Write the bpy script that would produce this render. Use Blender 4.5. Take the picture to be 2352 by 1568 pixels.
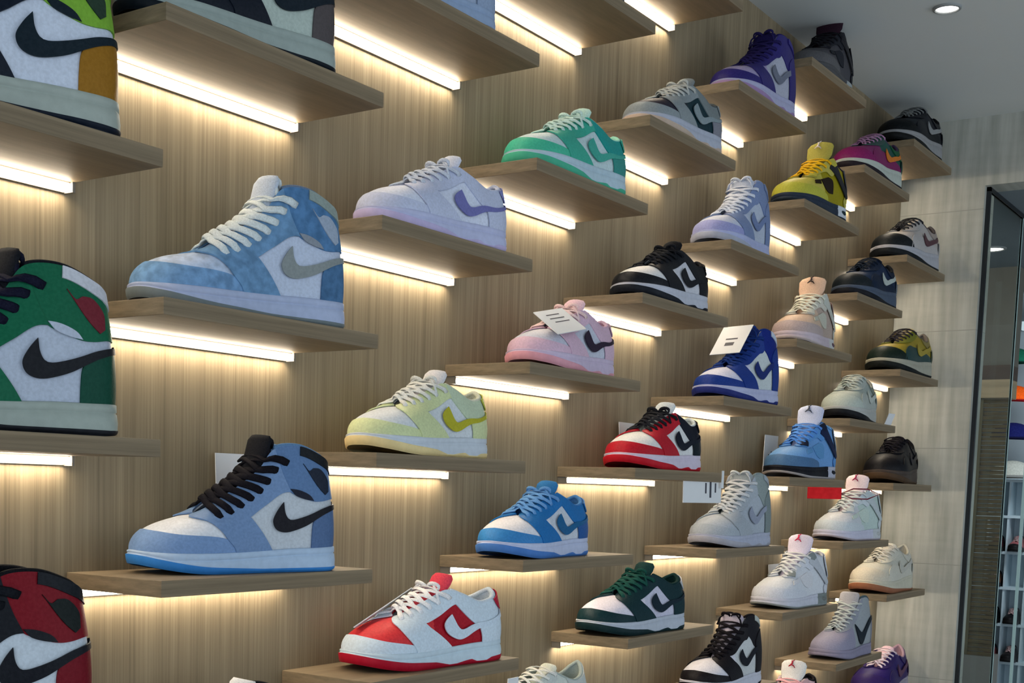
import bpy, bmesh, math, random
import numpy as np
from mathutils import Vector, Matrix, Euler
from mathutils.geometry import delaunay_2d_cdt
for o_ in list(bpy.data.objects): bpy.data.objects.remove(o_)
SC = bpy.context.scene; COL = SC.collection
# ------------------------------------------------------------------ camera
cd = bpy.data.cameras.new('camera'); cam = bpy.data.objects.new('camera', cd); COL.objects.link(cam)
cam.location = (-.86315, -1.06834, -.43323); cam.rotation_euler = (1.476828, -.026552, -.937776)
cd.sensor_width = 36; cd.sensor_fit = 'HORIZONTAL'; cd.lens = 3019.62 * 36 / 2352; cd.shift_x = (1176 - 947.91) / 2352; cd.shift_y = (1400.35 - 784) / 2352
cd.clip_start = .02; SC.camera = cam
# ------------------------------------------------------------------ world, lights, exposure
w = bpy.data.worlds.new('world'); SC.world = w; w.use_nodes = True
w.node_tree.nodes['Background'].inputs[0].default_value = (.62, .78, 1, 1); w.node_tree.nodes['Background'].inputs[1].default_value = .30
def area(name, loc, target, sx, sy, power, col):
    l = bpy.data.lights.new(name, 'AREA'); l.shape = 'RECTANGLE'; l.size = sx; l.size_y = sy; l.energy = power; l.color = col
    o = bpy.data.objects.new(name, l); COL.objects.link(o); o.location = loc
    o.rotation_euler = (Vector(target) - Vector(loc)).to_track_quat('-Z', 'Y').to_euler(); return o
area('shop_front_daylight', (-3.2, -2.2, -.4), (.9, 0, -.3), 2.6, 1.6, 56, (.74, .87, 1))
area('shop_ceiling_light', (1.2, -2.6, .3), (1.4, 0, -.4), 3.2, 1.2, 18, (.76, .88, 1))
area('added_side_fill', (2.6, -4.6, -.9), (2.0, -.4, .6), 3.0, 1.6, 32, (.78, .90, 1))  # unseen fill aimed upward, added to brighten the ceiling; not a real window
area('added_display_fill', (4.7, -.25, .33), (5.45, .15, -.6), .6, .5, 14, (.85, .95, 1))  # added fill without a fitting, brightens the far display unit
area('added_annex_fill', (3.2, .3, .34), (3.95, .1, -.5), .5, .4, 3.2, (.9, .96, 1))  # added fill, no lamp here; lifts the dark annex wall and blind
SC.view_settings.view_transform = 'Standard'; SC.view_settings.look = 'None'; SC.view_settings.exposure = -.2; SC.view_settings.gamma = 1; SC.view_settings.use_curve_mapping = False
LED = 44.0
# ------------------------------------------------------------------ materials
def lin(c): return tuple(((v / 255) / 12.92 if v / 255 <= .04045 else ((v / 255 + .055) / 1.055) ** 2.4) for v in c)
_m = {}
def newmat(name):
    m = bpy.data.materials.new(name); m.use_nodes = True; return m, m.node_tree.nodes, m.node_tree.links, m.node_tree.nodes['Principled BSDF']
def leather(c, kind='leather'):
    """c: sRGB of the leather itself; kind leather, suede, mesh, rubber"""
    key = (c, kind)
    if key in _m: return _m[key]
    m, N, K, B = newmat(f'{kind}_{c[0]:03d}_{c[1]:03d}_{c[2]:03d}'); rgb = lin(c)
    tc = N.new('ShaderNodeTexCoord'); nz = N.new('ShaderNodeTexNoise'); K.new(tc.outputs['Object'], nz.inputs['Vector'])
    nz.inputs['Scale'].default_value = {'leather': 90, 'suede': 26, 'mesh': 160, 'rubber': 30}[kind]; nz.inputs['Detail'].default_value = 4
    mx = N.new('ShaderNodeMix'); mx.data_type = 'RGBA'; amp = {'leather': .07, 'suede': .20, 'mesh': .11, 'rubber': .04}[kind]
    mx.inputs['A'].default_value = (*[v * (1 - amp) for v in rgb], 1); mx.inputs['B'].default_value = (*[min(1, v * (1 + amp) + .004) for v in rgb], 1)
    rp = N.new('ShaderNodeMapRange'); rp.inputs['From Min'].default_value = .35; rp.inputs['From Max'].default_value = .65
    K.new(nz.outputs['Fac'], rp.inputs['Value']); K.new(rp.outputs['Result'], mx.inputs['Factor']); K.new(mx.outputs['Result'], B.inputs['Base Color'])
    B.inputs['Roughness'].default_value = {'leather': .48, 'suede': .9, 'mesh': .8, 'rubber': .55}[kind]
    B.inputs['Specular IOR Level'].default_value = {'leather': .14, 'suede': .06, 'mesh': .08, 'rubber': .16}[kind]
    bp = N.new('ShaderNodeBump'); bp.inputs['Strength'].default_value = .12; bp.inputs['Distance'].default_value = .004; K.new(nz.outputs['Fac'], bp.inputs['Height']); K.new(bp.outputs['Normal'], B.inputs['Normal'])
    _m[key] = m; return m
def wood(name, c0, c1, scale, rough=.6, big=None):
    m, N, K, B = newmat(name); tc = N.new('ShaderNodeTexCoord'); mp = N.new('ShaderNodeMapping'); mp.inputs['Scale'].default_value = scale; K.new(tc.outputs['Object'], mp.inputs['Vector'])
    nz = N.new('ShaderNodeTexNoise'); nz.inputs['Scale'].default_value = 1; nz.inputs['Detail'].default_value = 6; nz.inputs['Roughness'].default_value = .65; K.new(mp.outputs[0], nz.inputs['Vector'])
    mp2 = N.new('ShaderNodeMapping'); mp2.inputs['Scale'].default_value = tuple(s * .16 for s in scale); K.new(tc.outputs['Object'], mp2.inputs['Vector'])
    n2 = N.new('ShaderNodeTexNoise'); n2.inputs['Scale'].default_value = 1; n2.inputs['Detail'].default_value = 3; K.new(mp2.outputs[0], n2.inputs['Vector'])
    ad = N.new('ShaderNodeMath'); ad.operation = 'MULTIPLY_ADD'; ad.inputs[1].default_value = .38; K.new(n2.outputs['Fac'], ad.inputs[0])
    sc = N.new('ShaderNodeMath'); sc.operation = 'MULTIPLY'; sc.inputs[1].default_value = .62; K.new(nz.outputs['Fac'], sc.inputs[0]); K.new(sc.outputs[0], ad.inputs[2])
    rp = N.new('ShaderNodeValToRGB'); rp.color_ramp.elements[0].position = .36; rp.color_ramp.elements[1].position = .64
    rp.color_ramp.elements[0].color = (*lin(c0), 1); rp.color_ramp.elements[1].color = (*lin(c1), 1)
    K.new(ad.outputs[0], rp.inputs['Fac']); K.new(rp.outputs['Color'], B.inputs['Base Color']); B.inputs['Roughness'].default_value = rough; B.inputs['Specular IOR Level'].default_value = .25
    return m
def plain(name, c, rough=.7, metal=0, noise=0, nscale=20, aniso=(1, 1, 1)):
    m, N, K, B = newmat(name); B.inputs['Roughness'].default_value = rough; B.inputs['Metallic'].default_value = metal
    tc = N.new('ShaderNodeTexCoord'); mp = N.new('ShaderNodeMapping'); mp.inputs['Scale'].default_value = aniso; K.new(tc.outputs['Object'], mp.inputs['Vector'])
    nz = N.new('ShaderNodeTexNoise'); nz.inputs['Scale'].default_value = nscale; nz.inputs['Detail'].default_value = 5; K.new(mp.outputs[0], nz.inputs['Vector'])
    rp = N.new('ShaderNodeValToRGB'); a = lin(c); rp.color_ramp.elements[0].position = .3; rp.color_ramp.elements[1].position = .7
    rp.color_ramp.elements[0].color = (*[v * (1 - noise) for v in a], 1); rp.color_ramp.elements[1].color = (*[min(1, v * (1 + noise)) for v in a], 1)
    K.new(nz.outputs['Fac'], rp.inputs['Fac']); K.new(rp.outputs['Color'], B.inputs['Base Color']); return m
def glow(name, col, s):
    m = bpy.data.materials.new(name); m.use_nodes = True; N = m.node_tree.nodes; N.clear(); e = N.new('ShaderNodeEmission'); e.inputs[0].default_value = (*col, 1); e.inputs[1].default_value = s
    o = N.new('ShaderNodeOutputMaterial'); m.node_tree.links.new(e.outputs[0], o.inputs[0]); return m
M_WALL = wood('oak_laminate_wall', (121, 106, 82), (160, 143, 114), (300, 300, 3))
M_SHELF = wood('oak_laminate_shelf', (108, 93, 72), (144, 126, 100), (3.5, 30, 190))
M_LED = glow('warm_white_led', (1, .87, .69), LED)
M_HOUSE = plain('led_housing_grey', (120, 112, 100), .5)
M_CARD = plain('card_white', (226, 226, 226), .6, noise=.02)
M_INK = plain('ink_dark', (60, 60, 70), .6)
# ------------------------------------------------------------------ object helpers
def tag(o, label=None, cat=None, group=None, kind=None):
    if label: o['label'] = label
    if cat: o['category'] = cat
    if group: o['group'] = group
    if kind: o['kind'] = kind
    return o
def link(name, me, mat=None, parent=None, loc=(0, 0, 0), slot_obj=False):
    o = bpy.data.objects.new(name, me); COL.objects.link(o); o.location = loc
    if parent: o.parent = parent
    if mat is not None:
        if not me.materials: me.materials.append(mat)
        if slot_obj: o.material_slots[0].link = 'OBJECT'; o.material_slots[0].material = mat
        elif me.materials[0] is None: me.materials[0] = mat
    return o
def empty(name, loc, rz=0, s=1):
    o = bpy.data.objects.new(name, None); COL.objects.link(o); o.location = loc; o.rotation_euler = (0, 0, rz); o.scale = (s, s, s); o.empty_display_size = .05; return o
def mesh(name, V, F, smooth_=True):
    me = bpy.data.meshes.new(name); me.from_pydata([tuple(map(float, v)) for v in V], [], [tuple(map(int, f)) for f in F]); me.update()
    if smooth_: me.polygons.foreach_set('use_smooth', [True] * len(me.polygons))
    return me
def boxmesh(name, lo, hi, bev=0):
    bm = bmesh.new(); bmesh.ops.create_cube(bm, size=1)
    for v in bm.verts: v.co = Vector([lo[i] + (v.co[i] + .5) * (hi[i] - lo[i]) for i in range(3)])
    if bev: bmesh.ops.bevel(bm, geom=list(bm.edges), offset=bev, segments=2, profile=.5, affect='EDGES')
    me = bpy.data.meshes.new(name); bm.to_mesh(me); bm.free(); return me
def struct(name, me, mat): o = link(name, me, mat); o['kind'] = 'structure'; return o
# ------------------------------------------------------------------ sneaker geometry (unit length 1, heel x=0, toe x=1)
BASE = [(0, .972, 0, .105), (.05, .968, .042, .103), (.1, .948, .082, .10), (.2, .88, .142, .096), (.3, .77, .168, .095), (.4, .65, .164, .096),
        (.5, .52, .146, .10), (.6, .40, .131, .105), (.7, .29, .124, .11), (.8, .18, .12, .112), (.9, .08, .096, .115), (.95, .04, .058, .116), (1, .022, 0, .117)]
BASE = [(q[0], q[1], q[2], q[3] - .018) for q in BASE]
# top line of the upper per kind: (u, x, y, z)
TOPS = {
 'high': [(0, .70, 0, .262), (.05, .70, .010, .263), (.1, .695, .02, .266), (.2, .68, .036, .278), (.3, .64, .05, .308), (.4, .575, .056, .358), (.5, .50, .068, .422),
          (.6, .43, .082, .495), (.7, .37, .098, .59), (.8, .245, .098, .605), (.9, .12, .078, .56), (.95, .075, .05, .53), (1, .055, 0, .515)],
 'low':  [(0, .70, 0, .250), (.05, .70, .010, .251), (.1, .695, .02, .254), (.2, .68, .036, .266), (.3, .64, .05, .290), (.4, .58, .058, .322), (.5, .515, .064, .355),
          (.6, .445, .086, .390), (.7, .33, .096, .355), (.8, .21, .09, .312), (.9, .11, .076, .325), (.95, .065, .048, .352), (1, .045, 0, .372)],
 'mid':  [(0, .69, 0, .272), (.05, .69, .012, .273), (.1, .685, .024, .276), (.2, .67, .04, .29), (.3, .63, .054, .318), (.4, .575, .06, .358), (.5, .515, .075, .405),
          (.6, .455, .094, .455), (.7, .375, .105, .485), (.8, .25, .092, .455), (.9, .13, .08, .435), (.95, .075, .052, .455), (1, .045, 0, .475)],
 'run':  [(0, .70, 0, .262), (.05, .70, .010, .263), (.1, .695, .02, .266), (.2, .68, .036, .278), (.3, .64, .05, .302), (.4, .58, .058, .334), (.5, .515, .064, .362),
          (.6, .445, .072, .385), (.7, .34, .084, .345), (.8, .22, .09, .31), (.9, .11, .076, .33), (.95, .06, .048, .37), (1, .03, 0, .40)],
}
def cubic(tab, u):
    """Hermite interpolation of a table [(u, ...)], mirrored in y at both ends (u=0 toe, u=1 heel)."""
    t = np.array(tab, float); m = t.copy()
    a = t[1:4][::-1].copy(); a[:, 0] *= -1; a[:, 2] *= -1
    b = t[-4:-1][::-1].copy(); b[:, 0] = 2 - b[:, 0]; b[:, 2] *= -1
    t = np.vstack([a, t, b]); U = t[:, 0]; V = t[:, 1:]
    d = np.zeros_like(V); d[1:-1] = (V[2:] - V[:-2]) / (U[2:] - U[:-2])[:, None]
    i = np.clip(np.searchsorted(U, u, side='right') - 1, 1, len(U) - 3)
    h = (U[i + 1] - U[i])[:, None]; s = ((u - U[i]) / h[:, 0])[:, None]
    return (2 * s**3 - 3 * s**2 + 1) * V[i] + (s**3 - 2 * s**2 + s) * h * d[i] + (-2 * s**3 + 3 * s**2) * V[i + 1] + (s**3 - s**2) * h * d[i + 1]
def fold(u):
    u = np.asarray(u, float) % 2.0
    flip = u > 1; return np.where(flip, 2 - u, u), np.where(flip, -1.0, 1.0)
def SB(kind, u):
    uu, sg = fold(u); b = cubic(BASE, uu); t = cubic(TOPS[kind], uu)
    b[:, 1] *= sg; t[:, 1] *= sg
    if kind == 'run': b[:, 2] += .02 + .025 * np.clip((.5 - b[:, 0]) / .5, 0, 1)
    return b, t
def S(kind, u, v):
    """point of the upper: u round the sole (0 toe, 1 heel, 2 toe again), v from sole to top line"""
    u = np.atleast_1d(np.asarray(u, float)); v = np.atleast_1d(np.asarray(v, float))[:, None]
    b, t = SB(kind, u); uu, sg = fold(u); toe = np.clip(1 - uu / .42, 0, 1)[:, None] ** .8; heel = np.clip((uu - .75) / .25, 0, 1)[:, None]
    dz = (t - b)[:, 2:3]
    out = np.zeros_like(b); out[:, 1] = sg * np.clip(np.abs(b[:, 1]) / .1, 0, 1); out[:, 0:1] = toe * .9 - heel * .8
    p1 = b + out * .014; p1[:, 2:3] += dz * (.36 + .26 * toe)
    side = b + (t - b) * .60; side[:, 2:3] = b[:, 2:3] + dz * (.70 + .02 * toe)
    cap = b + (t - b) * .42; cap[:, 2:3] = b[:, 2:3] + dz * .88
    p2 = side * (1 - toe) + cap * toe
    p2 = p2 + out * (.010 * (1 - toe) * (1 - heel) + .006 * heel)
    return (1 - v)**3 * b + 3 * (1 - v)**2 * v * p1 + 3 * (1 - v) * v**2 * p2 + v**3 * t
def SN(kind, u, v):
    e = 1e-3; u = np.atleast_1d(np.asarray(u, float)); v = np.clip(np.atleast_1d(np.asarray(v, float)), 0, 1)
    du = S(kind, u + e, v) - S(kind, u - e, v); dv = S(kind, u, np.minimum(v + e, 1)) - S(kind, u, np.maximum(v - e, 0))
    n = np.cross(du, dv); return n / (np.linalg.norm(n, axis=1)[:, None] + 1e-12)
_inv = {}
def inv(kind, x, z):
    """side-view coordinates -> (u, v) on the near side"""
    if kind not in _inv:
        U, V = np.meshgrid(np.linspace(.05, .995, 190), np.linspace(0, 1, 90), indexing='ij')
        _inv[kind] = (U.ravel(), V.ravel(), S(kind, U.ravel(), V.ravel()))
    U, V, Pp = _inv[kind]; d = (Pp[:, 0] - x)**2 + (Pp[:, 2] - z)**2; i = np.argsort(d)[:6]
    w = 1 / (d[i] + 1e-7); w /= w.sum(); return float((U[i] * w).sum()), float((V[i] * w).sum())
def smooth(pts, step=.012):
    """closed outline through points (a, b[, corner]); corner=1 keeps a sharp corner"""
    n = len(pts); P_ = np.array([p[:2] for p in pts], float); C_ = [len(p) > 2 for p in pts]; out = []
    for i in range(n):
        p1, p2 = P_[i], P_[(i + 1) % n]
        p0 = P_[i - 1] if not C_[i] else p1 * 2 - p2
        p3 = P_[(i + 2) % n] if not C_[(i + 1) % n] else p2 * 2 - p1
        m = max(1, int(np.linalg.norm(p2 - p1) / step))
        for k in range(m):
            s = k / m
            out.append(.5 * ((2 * p1) + (p2 - p0) * s + (2 * p0 - 5 * p1 + 4 * p2 - p3) * s * s + (3 * p1 - p0 - 3 * p2 + p3) * s**3))
    return np.array(out)
def mirror(half):
    """half outline listed bottom..top about u=1 -> closed symmetric outline about u=1"""
    return list(half) + [(2 - p[0],) + tuple(p[1:]) for p in half[::-1] if abs(p[0] - 1) > 1e-6]
def sole_z(x, sty):
    zb = .040 * np.clip((x - .68) / .30, 0, 1.2)**2 + .006 * np.clip((.08 - x) / .08, 0, 1)
    if sty == 'cup': zs = zb + .018 + .022 * np.clip((x - .45) / .5, 0, 1)
    elif sty == 'wave':
        w = np.interp(x, [0, .1, .16, .2, .27, .31, .36, .42, .48, .58, .7, 1.0], [.028, .028, .025, .012, .012, .025, .02, .012, .012, .031, .039, .045]); zs = zb + w
    elif sty == 'four': zs = zb + .016
    elif sty == 'thin': zs = zb + .014
    else: zs = zb + np.interp(x, [0, .2, .45, .7, .9, 1.0], [.026, .02, .03, .042, .05, .055])
    return zb, zs
for _k, _f in (('high', .87), ('low', .90), ('mid', .91)):
    TOPS[_k] = [(q[0], q[1], q[2], .1 + (q[3] - .1) * _f) for q in TOPS[_k]]
TONGUE = {'high': [(.71, .215, .05), (.66, .245, .06), (.58, .30, .085), (.50, .37, .115), (.45, .44, .15), (.42, .51, .18), (.405, .565, .185), (.40, .585, .15)],
          'low': [(.71, .205, .05), (.66, .24, .065), (.58, .285, .08), (.50, .32, .095), (.45, .355, .12), (.42, .395, .14), (.405, .42, .14), (.40, .435, .11)],
          'mid': [(.70, .225, .06), (.65, .26, .08), (.57, .325, .105), (.50, .38, .13), (.44, .44, .17), (.412, .49, .215), (.395, .53, .225), (.386, .555, .19), (.383, .566, .12)],
          'run': [(.71, .225, .05), (.66, .255, .065), (.58, .305, .08), (.50, .34, .095), (.44, .365, .11), (.40, .39, .12), (.385, .41, .11), (.38, .42, .085)]}
# ------------------------------------------------------------------ sneaker part meshes (built once per kind, shared by the copies)
_pm = {}
def panel(kind, pts_, off, thick=.006, raw=False):
    """leather panel with crisp cut outline lying on the upper of a sneaker kind; returns verts, faces"""
    ol = np.array(pts_) if raw else smooth(pts_); ol[:, 1] = np.clip(ol[:, 1], 0, 1)
    keep = [0]
    for i in range(1, len(ol)):
        if np.linalg.norm(ol[i] - ol[keep[-1]]) > 2e-3: keep.append(i)
    ol = ol[keep]
    if np.linalg.norm(ol[0] - ol[-1]) < 2e-3: ol = ol[:-1]
    sv = .34
    P2 = [(a, b * sv) for a, b in ol]; n = len(P2)
    poly = np.array(P2)
    du = .02; gx = np.arange(poly[:, 0].min() + du / 2, poly[:, 0].max(), du); gy = np.arange(poly[:, 1].min() + du / 2, poly[:, 1].max(), du)
    G = np.array([(a, b) for a in gx for b in gy]) if len(gx) and len(gy) else np.zeros((0, 2))
    if len(G):
        x1, y1 = poly[:, 0], poly[:, 1]; x2, y2 = np.roll(x1, -1), np.roll(y1, -1)
        ins = np.zeros(len(G), bool); dm = np.full(len(G), 9.)
        for a, b, c, d in zip(x1, y1, x2, y2):
            with np.errstate(divide='ignore', invalid='ignore'):
                cr = ((b > G[:, 1]) != (d > G[:, 1])) & (G[:, 0] < (c - a) * (G[:, 1] - b) / (d - b + 1e-15) + a)
            ins ^= cr
            e = np.array([c - a, d - b]); t = np.clip(((G - [a, b]) @ e) / (e @ e + 1e-15), 0, 1); dm = np.minimum(dm, np.linalg.norm(G - np.array([a, b]) - t[:, None] * e, axis=1))
        G = G[ins & (dm > .006)]
    allp = [Vector(q) for q in P2] + [Vector(q) for q in G]
    vo, eo, fo, *_ = delaunay_2d_cdt(allp, [], [list(range(n))], 1, 1e-6)
    U = np.array([v.x for v in vo]); V = np.array([v.y for v in vo]) / sv
    F = []
    for f in fo:
        a = sum(vo[f[i]].x * vo[f[(i + 1) % len(f)]].y - vo[f[(i + 1) % len(f)]].x * vo[f[i]].y for i in range(len(f)))
        F.append(tuple(f) if a > 0 else tuple(f[::-1]))
    Pp = S(kind, U, V); Nn = SN(kind, U, V); top = Pp + Nn * off
    cnt = {}
    for f in F:
        for i in range(len(f)):
            e = (f[i], f[(i + 1) % len(f)]); cnt[e] = 1
    bd = [e for e in cnt if (e[1], e[0]) not in cnt]
    Vt = list(top); idx = {}
    def sk(i):
        if i not in idx: idx[i] = len(Vt); Vt.append(top[i]); Vt.append(top[i] - Nn[i] * thick)
        return idx[i]
    for a, b in bd: ia, ib = sk(a), sk(b); F.append((ib, ia, ia + 1, ib + 1))
    return Vt, F
def merge(parts_):
    V, F = [], []
    for v, f in parts_:
        n = len(V); V += list(v); F += [tuple(i + n for i in q) for q in f]
    return V, F
def both(pts_): return [pts_, [(2 - p[0],) + tuple(p[1:]) for p in pts_[::-1]]]
def xz(kind, pts_):
    out = []
    for p in pts_:
        u, v = inv(kind, p[0], p[1]); out.append((u, v) + tuple(p[2:]))
    return out
def rect(u0, u1, v0, v1):
    out = []; n = max(2, int((u1 - u0) / .015)); k = max(2, int((v1 - v0) / .05))
    for i in range(n): out.append((u0 + (u1 - u0) * i / n, v0))
    for i in range(k): out.append((u1, v0 + (v1 - v0) * i / k))
    for i in range(n): out.append((u1 - (u1 - u0) * i / n, v1))
    for i in range(k): out.append((u0, v1 - (v1 - v0) * i / k))
    return out
STRIPE = {
 'high': [(.675, .475, 1), (.640, .43), (.614, .365), (.612, .29), (.628, .225), (.66, .186), (.70, .184), (.757, .218), (.815, .285), (.87, .355), (.941, .435), (1.02, .50, 1), (1.02, .535, 1), (.94, .485), (.87, .415), (.808, .345), (.75, .300), (.705, .286), (.682, .31), (.672, .38)],
 'dunkhigh': [(.562, .61, 1), (.522, .56), (.506, .49), (.516, .37), (.556, .26), (.606, .21), (.66, .245), (.72, .315), (.775, .375, 1), (.775, .455, 1), (.72, .41), (.66, .36), (.622, .345), (.592, .39), (.572, .49)],
 'low': [(.575, .565, 1), (.532, .50), (.514, .42), (.522, .30), (.552, .20), (.598, .135), (.645, .165), (.70, .265), (.75, .355), (.82, .44), (.90, .51), (.98, .56, 1), (.98, .64, 1), (.90, .595), (.82, .535), (.75, .47), (.69, .385), (.645, .31), (.615, .295), (.596, .35), (.584, .45)],
 'blazer': [(.50, .70, 1), (.50, .45), (.53, .20), (.59, .06), (.64, .08), (.70, .22), (.80, .42), (.97, .62, 1), (.97, .68, 1), (.80, .52), (.70, .38), (.63, .33), (.57, .42)],
 'run': [(.47, .27, 1), (.51, .22), (.505, .18), (.47, .165), (.41, .17), (.30, .20), (.14, .255, 1), (.14, .285, 1), (.29, .24), (.38, .215), (.43, .22), (.455, .24)],
}
EYE_H = [(.05, 1, 1), (.13, .86), (.22, .73), (.315, .575), (.38, .38), (.412, .23), (.44, .10), (.45, 0, 1), (.606, 0, 1), (.565, .20), (.522, .41), (.508, .475, 1), (.56, .53), (.621, .56), (.68, .56), (.719, .545, 1), (.705, .70), (.70, .86), (.70, 1, 1)]
EYE_L = [(.05, 1, 1), (.12, .84), (.19, .68), (.235, .56), (.29, .34), (.332, .16), (.355, 0, 1), (.565, 0, 1), (.50, .22), (.44, .42), (.40, .56, 1), (.48, .60), (.56, .66), (.625, .735, 1), (.62, .86), (.62, 1, 1)]
EYE_D = [(.05, 1, 1), (.11, .86), (.16, .76), (.235, .52), (.28, .34), (.318, .20), (.355, 0, 1), (.56, 0, 1), (.50, .25), (.43, .50), (.38, .70, 1), (.46, .66), (.54, .70), (.61, .71), (.655, .66), (.69, .68, 1), (.69, .84), (.69, 1, 1)]
CAP = [(-.47, 0, 1), (.47, 0, 1), (.445, .12), (.414, .23), (.35, .29), (.25, .335), (.17, .37), (.09, .395), (0, .40), (-.09, .395), (-.17, .37), (-.25, .335), (-.35, .29), (-.414, .23), (-.445, .12)]
CAP_D = [(-.40, 0, 1), (.40, 0, 1), (.37, .09), (.335, .165), (.27, .22), (.165, .285), (.08, .33), (0, .34), (-.08, .33), (-.165, .285), (-.27, .22), (-.335, .165), (-.37, .09)]
_os = {}
def outline_sets(style):
    if style not in _os: _os[style] = _outline_sets(style)
    return _os[style]
def _outline_sets(style):
    """style -> {part: (kind, [outlines], offset)}"""
    D = {}
    if style in ('high', 'dunkhigh', 'blazer'): k = 'high'
    elif style == 'low': k = 'low'
    elif style in ('four', 'five'): k = 'mid'
    else: k = 'run'
    D['toe_box'] = (k, [('raw', rect(-.46, .46, 0, 1))], 0)
    D['quarter'] = (k, [('raw', rect(.455, 1.545, 0, 1))], 0)
    if style == 'high':
        D['toe_cap'] = (k, [CAP], .005); D['eyestay'] = (k, both(EYE_H), .009)
        D['ankle_panel'] = (k, [mirror([(.69, 1, 1), (.685, .82), (.70, .65), (.719, .545), (.76, .487), (.808, .455), (.855, .47), (.93, .54), (1, .575)])], .006)
        D['heel_counter'] = (k, [mirror([(.788, 0, 1), (.79, .13), (.80, .25), (.825, .32), (.87, .375), (.94, .43), (1, .465)])], .007)
        D['collar_patch'] = (k, [[(.79, .90, 1), (.80, 1, 1), (1.20, 1, 1), (1.21, .90, 1), (1.1, .87), (1, .86), (.9, .87)]], .011)
        D['ankle_wedge'] = (k, both([(.719, .575, 1), (.755, .555), (.795, .51), (.812, .458, 1), (.775, .468), (.738, .505)]), .010)
        D['ankle_logo'] = (k, both([(.795, .82, 1), (.815, .755), (.84, .80, 1), (.875, .82), (.905, .74), (.90, .60, 1), (.878, .55, 1), (.85, .60), (.825, .68)]), .010)
        D['side_stripe'] = (k, both(STRIPE['high']), .0115)
    if style == 'dunkhigh':
        D['toe_cap'] = (k, [CAP_D], .005); D['eyestay'] = (k, both(EYE_D), .009)
        D['ankle_panel'] = (k, [mirror([(.68, 1, 1), (.68, .84), (.69, .68, 1), (.72, .58), (.745, .47), (.775, .42, 1), (.9, .42), (1, .42)])], .006)
        D['heel_counter'] = (k, [mirror([(.768, 0, 1), (.762, .25), (.765, .50), (.80, .62), (.85, .72), (.90, .80, 1), (1, .80)])], .011)
        D['collar_patch'] = (k, [[(.80, .90, 1), (.81, 1, 1), (1.19, 1, 1), (1.20, .90, 1), (1.1, .87), (1, .86), (.9, .87)]], .014)
        D['side_stripe'] = (k, both(STRIPE['dunkhigh']), .015)
    if style == 'low':
        D['toe_cap'] = (k, [CAP_D], .005); D['eyestay'] = (k, both(EYE_L), .009)
        D['ankle_panel'] = (k, [mirror([(.61, 1, 1), (.615, .84), (.627, .735, 1), (.66, .60), (.705, .455), (.735, .40, 1), (.86, .40), (1, .40)])], .006)
        D['heel_counter'] = (k, [mirror([(.757, 0, 1), (.752, .20), (.74, .43, 1), (.82, .47), (.92, .50), (1, .52)])], .010)
        D['heel_tab'] = (k, [mirror([(.90, 1, 1), (.915, .80), (.94, .66, 1), (1, .66)])], .016)
        D['side_stripe'] = (k, both(STRIPE['low']), .0145)
    if style == 'blazer':
        D['eyestay'] = (k, both([(.05, 1, 1), (.12, .86), (.26, .76), (.40, .70), (.52, .72), (.62, .80), (.70, .88), (.72, 1, 1)]), .006)
        D['heel_counter'] = (k, [[(.90, 0, 1), (.89, .35), (.91, .62, 1), (1, .64), (1.09, .62, 1), (1.11, .35), (1.10, 0, 1)]], .008)
        D['side_stripe'] = (k, both(STRIPE['blazer']), .012)
    if style in ('four', 'five'):
        D['toe_cap'] = (k, [[(-.52, 0, 1), (.52, 0, 1), (.49, .16), (.40, .26), (.28, .30), (.15, .34), (0, .36), (-.15, .34), (-.28, .30), (-.40, .26), (-.49, .16)]], .006)
        D['eyestay'] = (k, both([(.06, 1, 1), (.14, .84), (.26, .74), (.33, .66), (.37, .78), (.46, .80), (.54, .76), (.60, .62), (.66, .66), (.70, .84), (.70, 1, 1)]), .010)
        D['mesh_panel'] = (k, both([(.42, .62, 1), (.55, .62, 1), (.62, .50), (.60, .22, 1), (.52, .24), (.46, .36)]), .007)
        D['side_mesh'] = (k, both([(.30, .56, 1), (.40, .60, 1), (.40, .46, 1), (.30, .42, 1)]), .008)
        D['wing'] = (k, both([(.60, .80, 1), (.66, .96), (.70, .97), (.80, .62), (.90, .28, 1), (.84, .22, 1), (.72, .50)]), .016)
        D['heel_tab'] = (k, [[(.90, 1, 1), (.885, .70), (.92, .40, 1), (1, .36), (1.08, .40, 1), (1.115, .70), (1.10, 1, 1)]], .016)
        D['heel_counter'] = (k, [[(.84, 0, 1), (.80, .16), (.86, .34, 1), (1, .36), (1.14, .34, 1), (1.20, .16), (1.16, 0, 1)]], .010)
        D['lace_wing'] = (k, both([(.22, .92, 1), (.30, .94), (.36, .82), (.33, .66, 1), (.27, .74), (.22, .80)]) + both([(.62, 1, 1), (.70, 1, 1), (.73, .88), (.68, .80, 1), (.63, .88)]), .017)
    if style == 'run':
        D['toe_cap'] = (k, [[(-.30, 0, 1), (.30, 0, 1), (.26, .22), (.18, .40), (.08, .50), (0, .52), (-.08, .50), (-.18, .40), (-.26, .22)]], .007)
        D['side_panel'] = (k, both([(.26, 0, 1), (.86, 0, 1), (.80, .26), (.70, .36), (.58, .40), (.46, .50), (.36, .56), (.28, .40)]), .007)
        D['eyestay'] = (k, both([(.06, 1, 1), (.14, .84), (.28, .72), (.42, .70), (.52, .72), (.60, .80), (.64, 1, 1)]), .009)
        D['ankle_panel'] = (k, [[(.72, 1, 1), (.74, .76), (.82, .58), (.92, .5), (1, .5), (1.08, .5), (1.18, .58), (1.26, .76), (1.28, 1, 1)]], .008)
        D['heel_counter'] = (k, [[(.85, 0, 1), (.84, .25), (.88, .48), (1, .58), (1.12, .48), (1.16, .25), (1.15, 0, 1)]], .013)
        D['side_stripe'] = (k, both(xz(k, STRIPE['run'])), .017)
    return k, D
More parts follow.
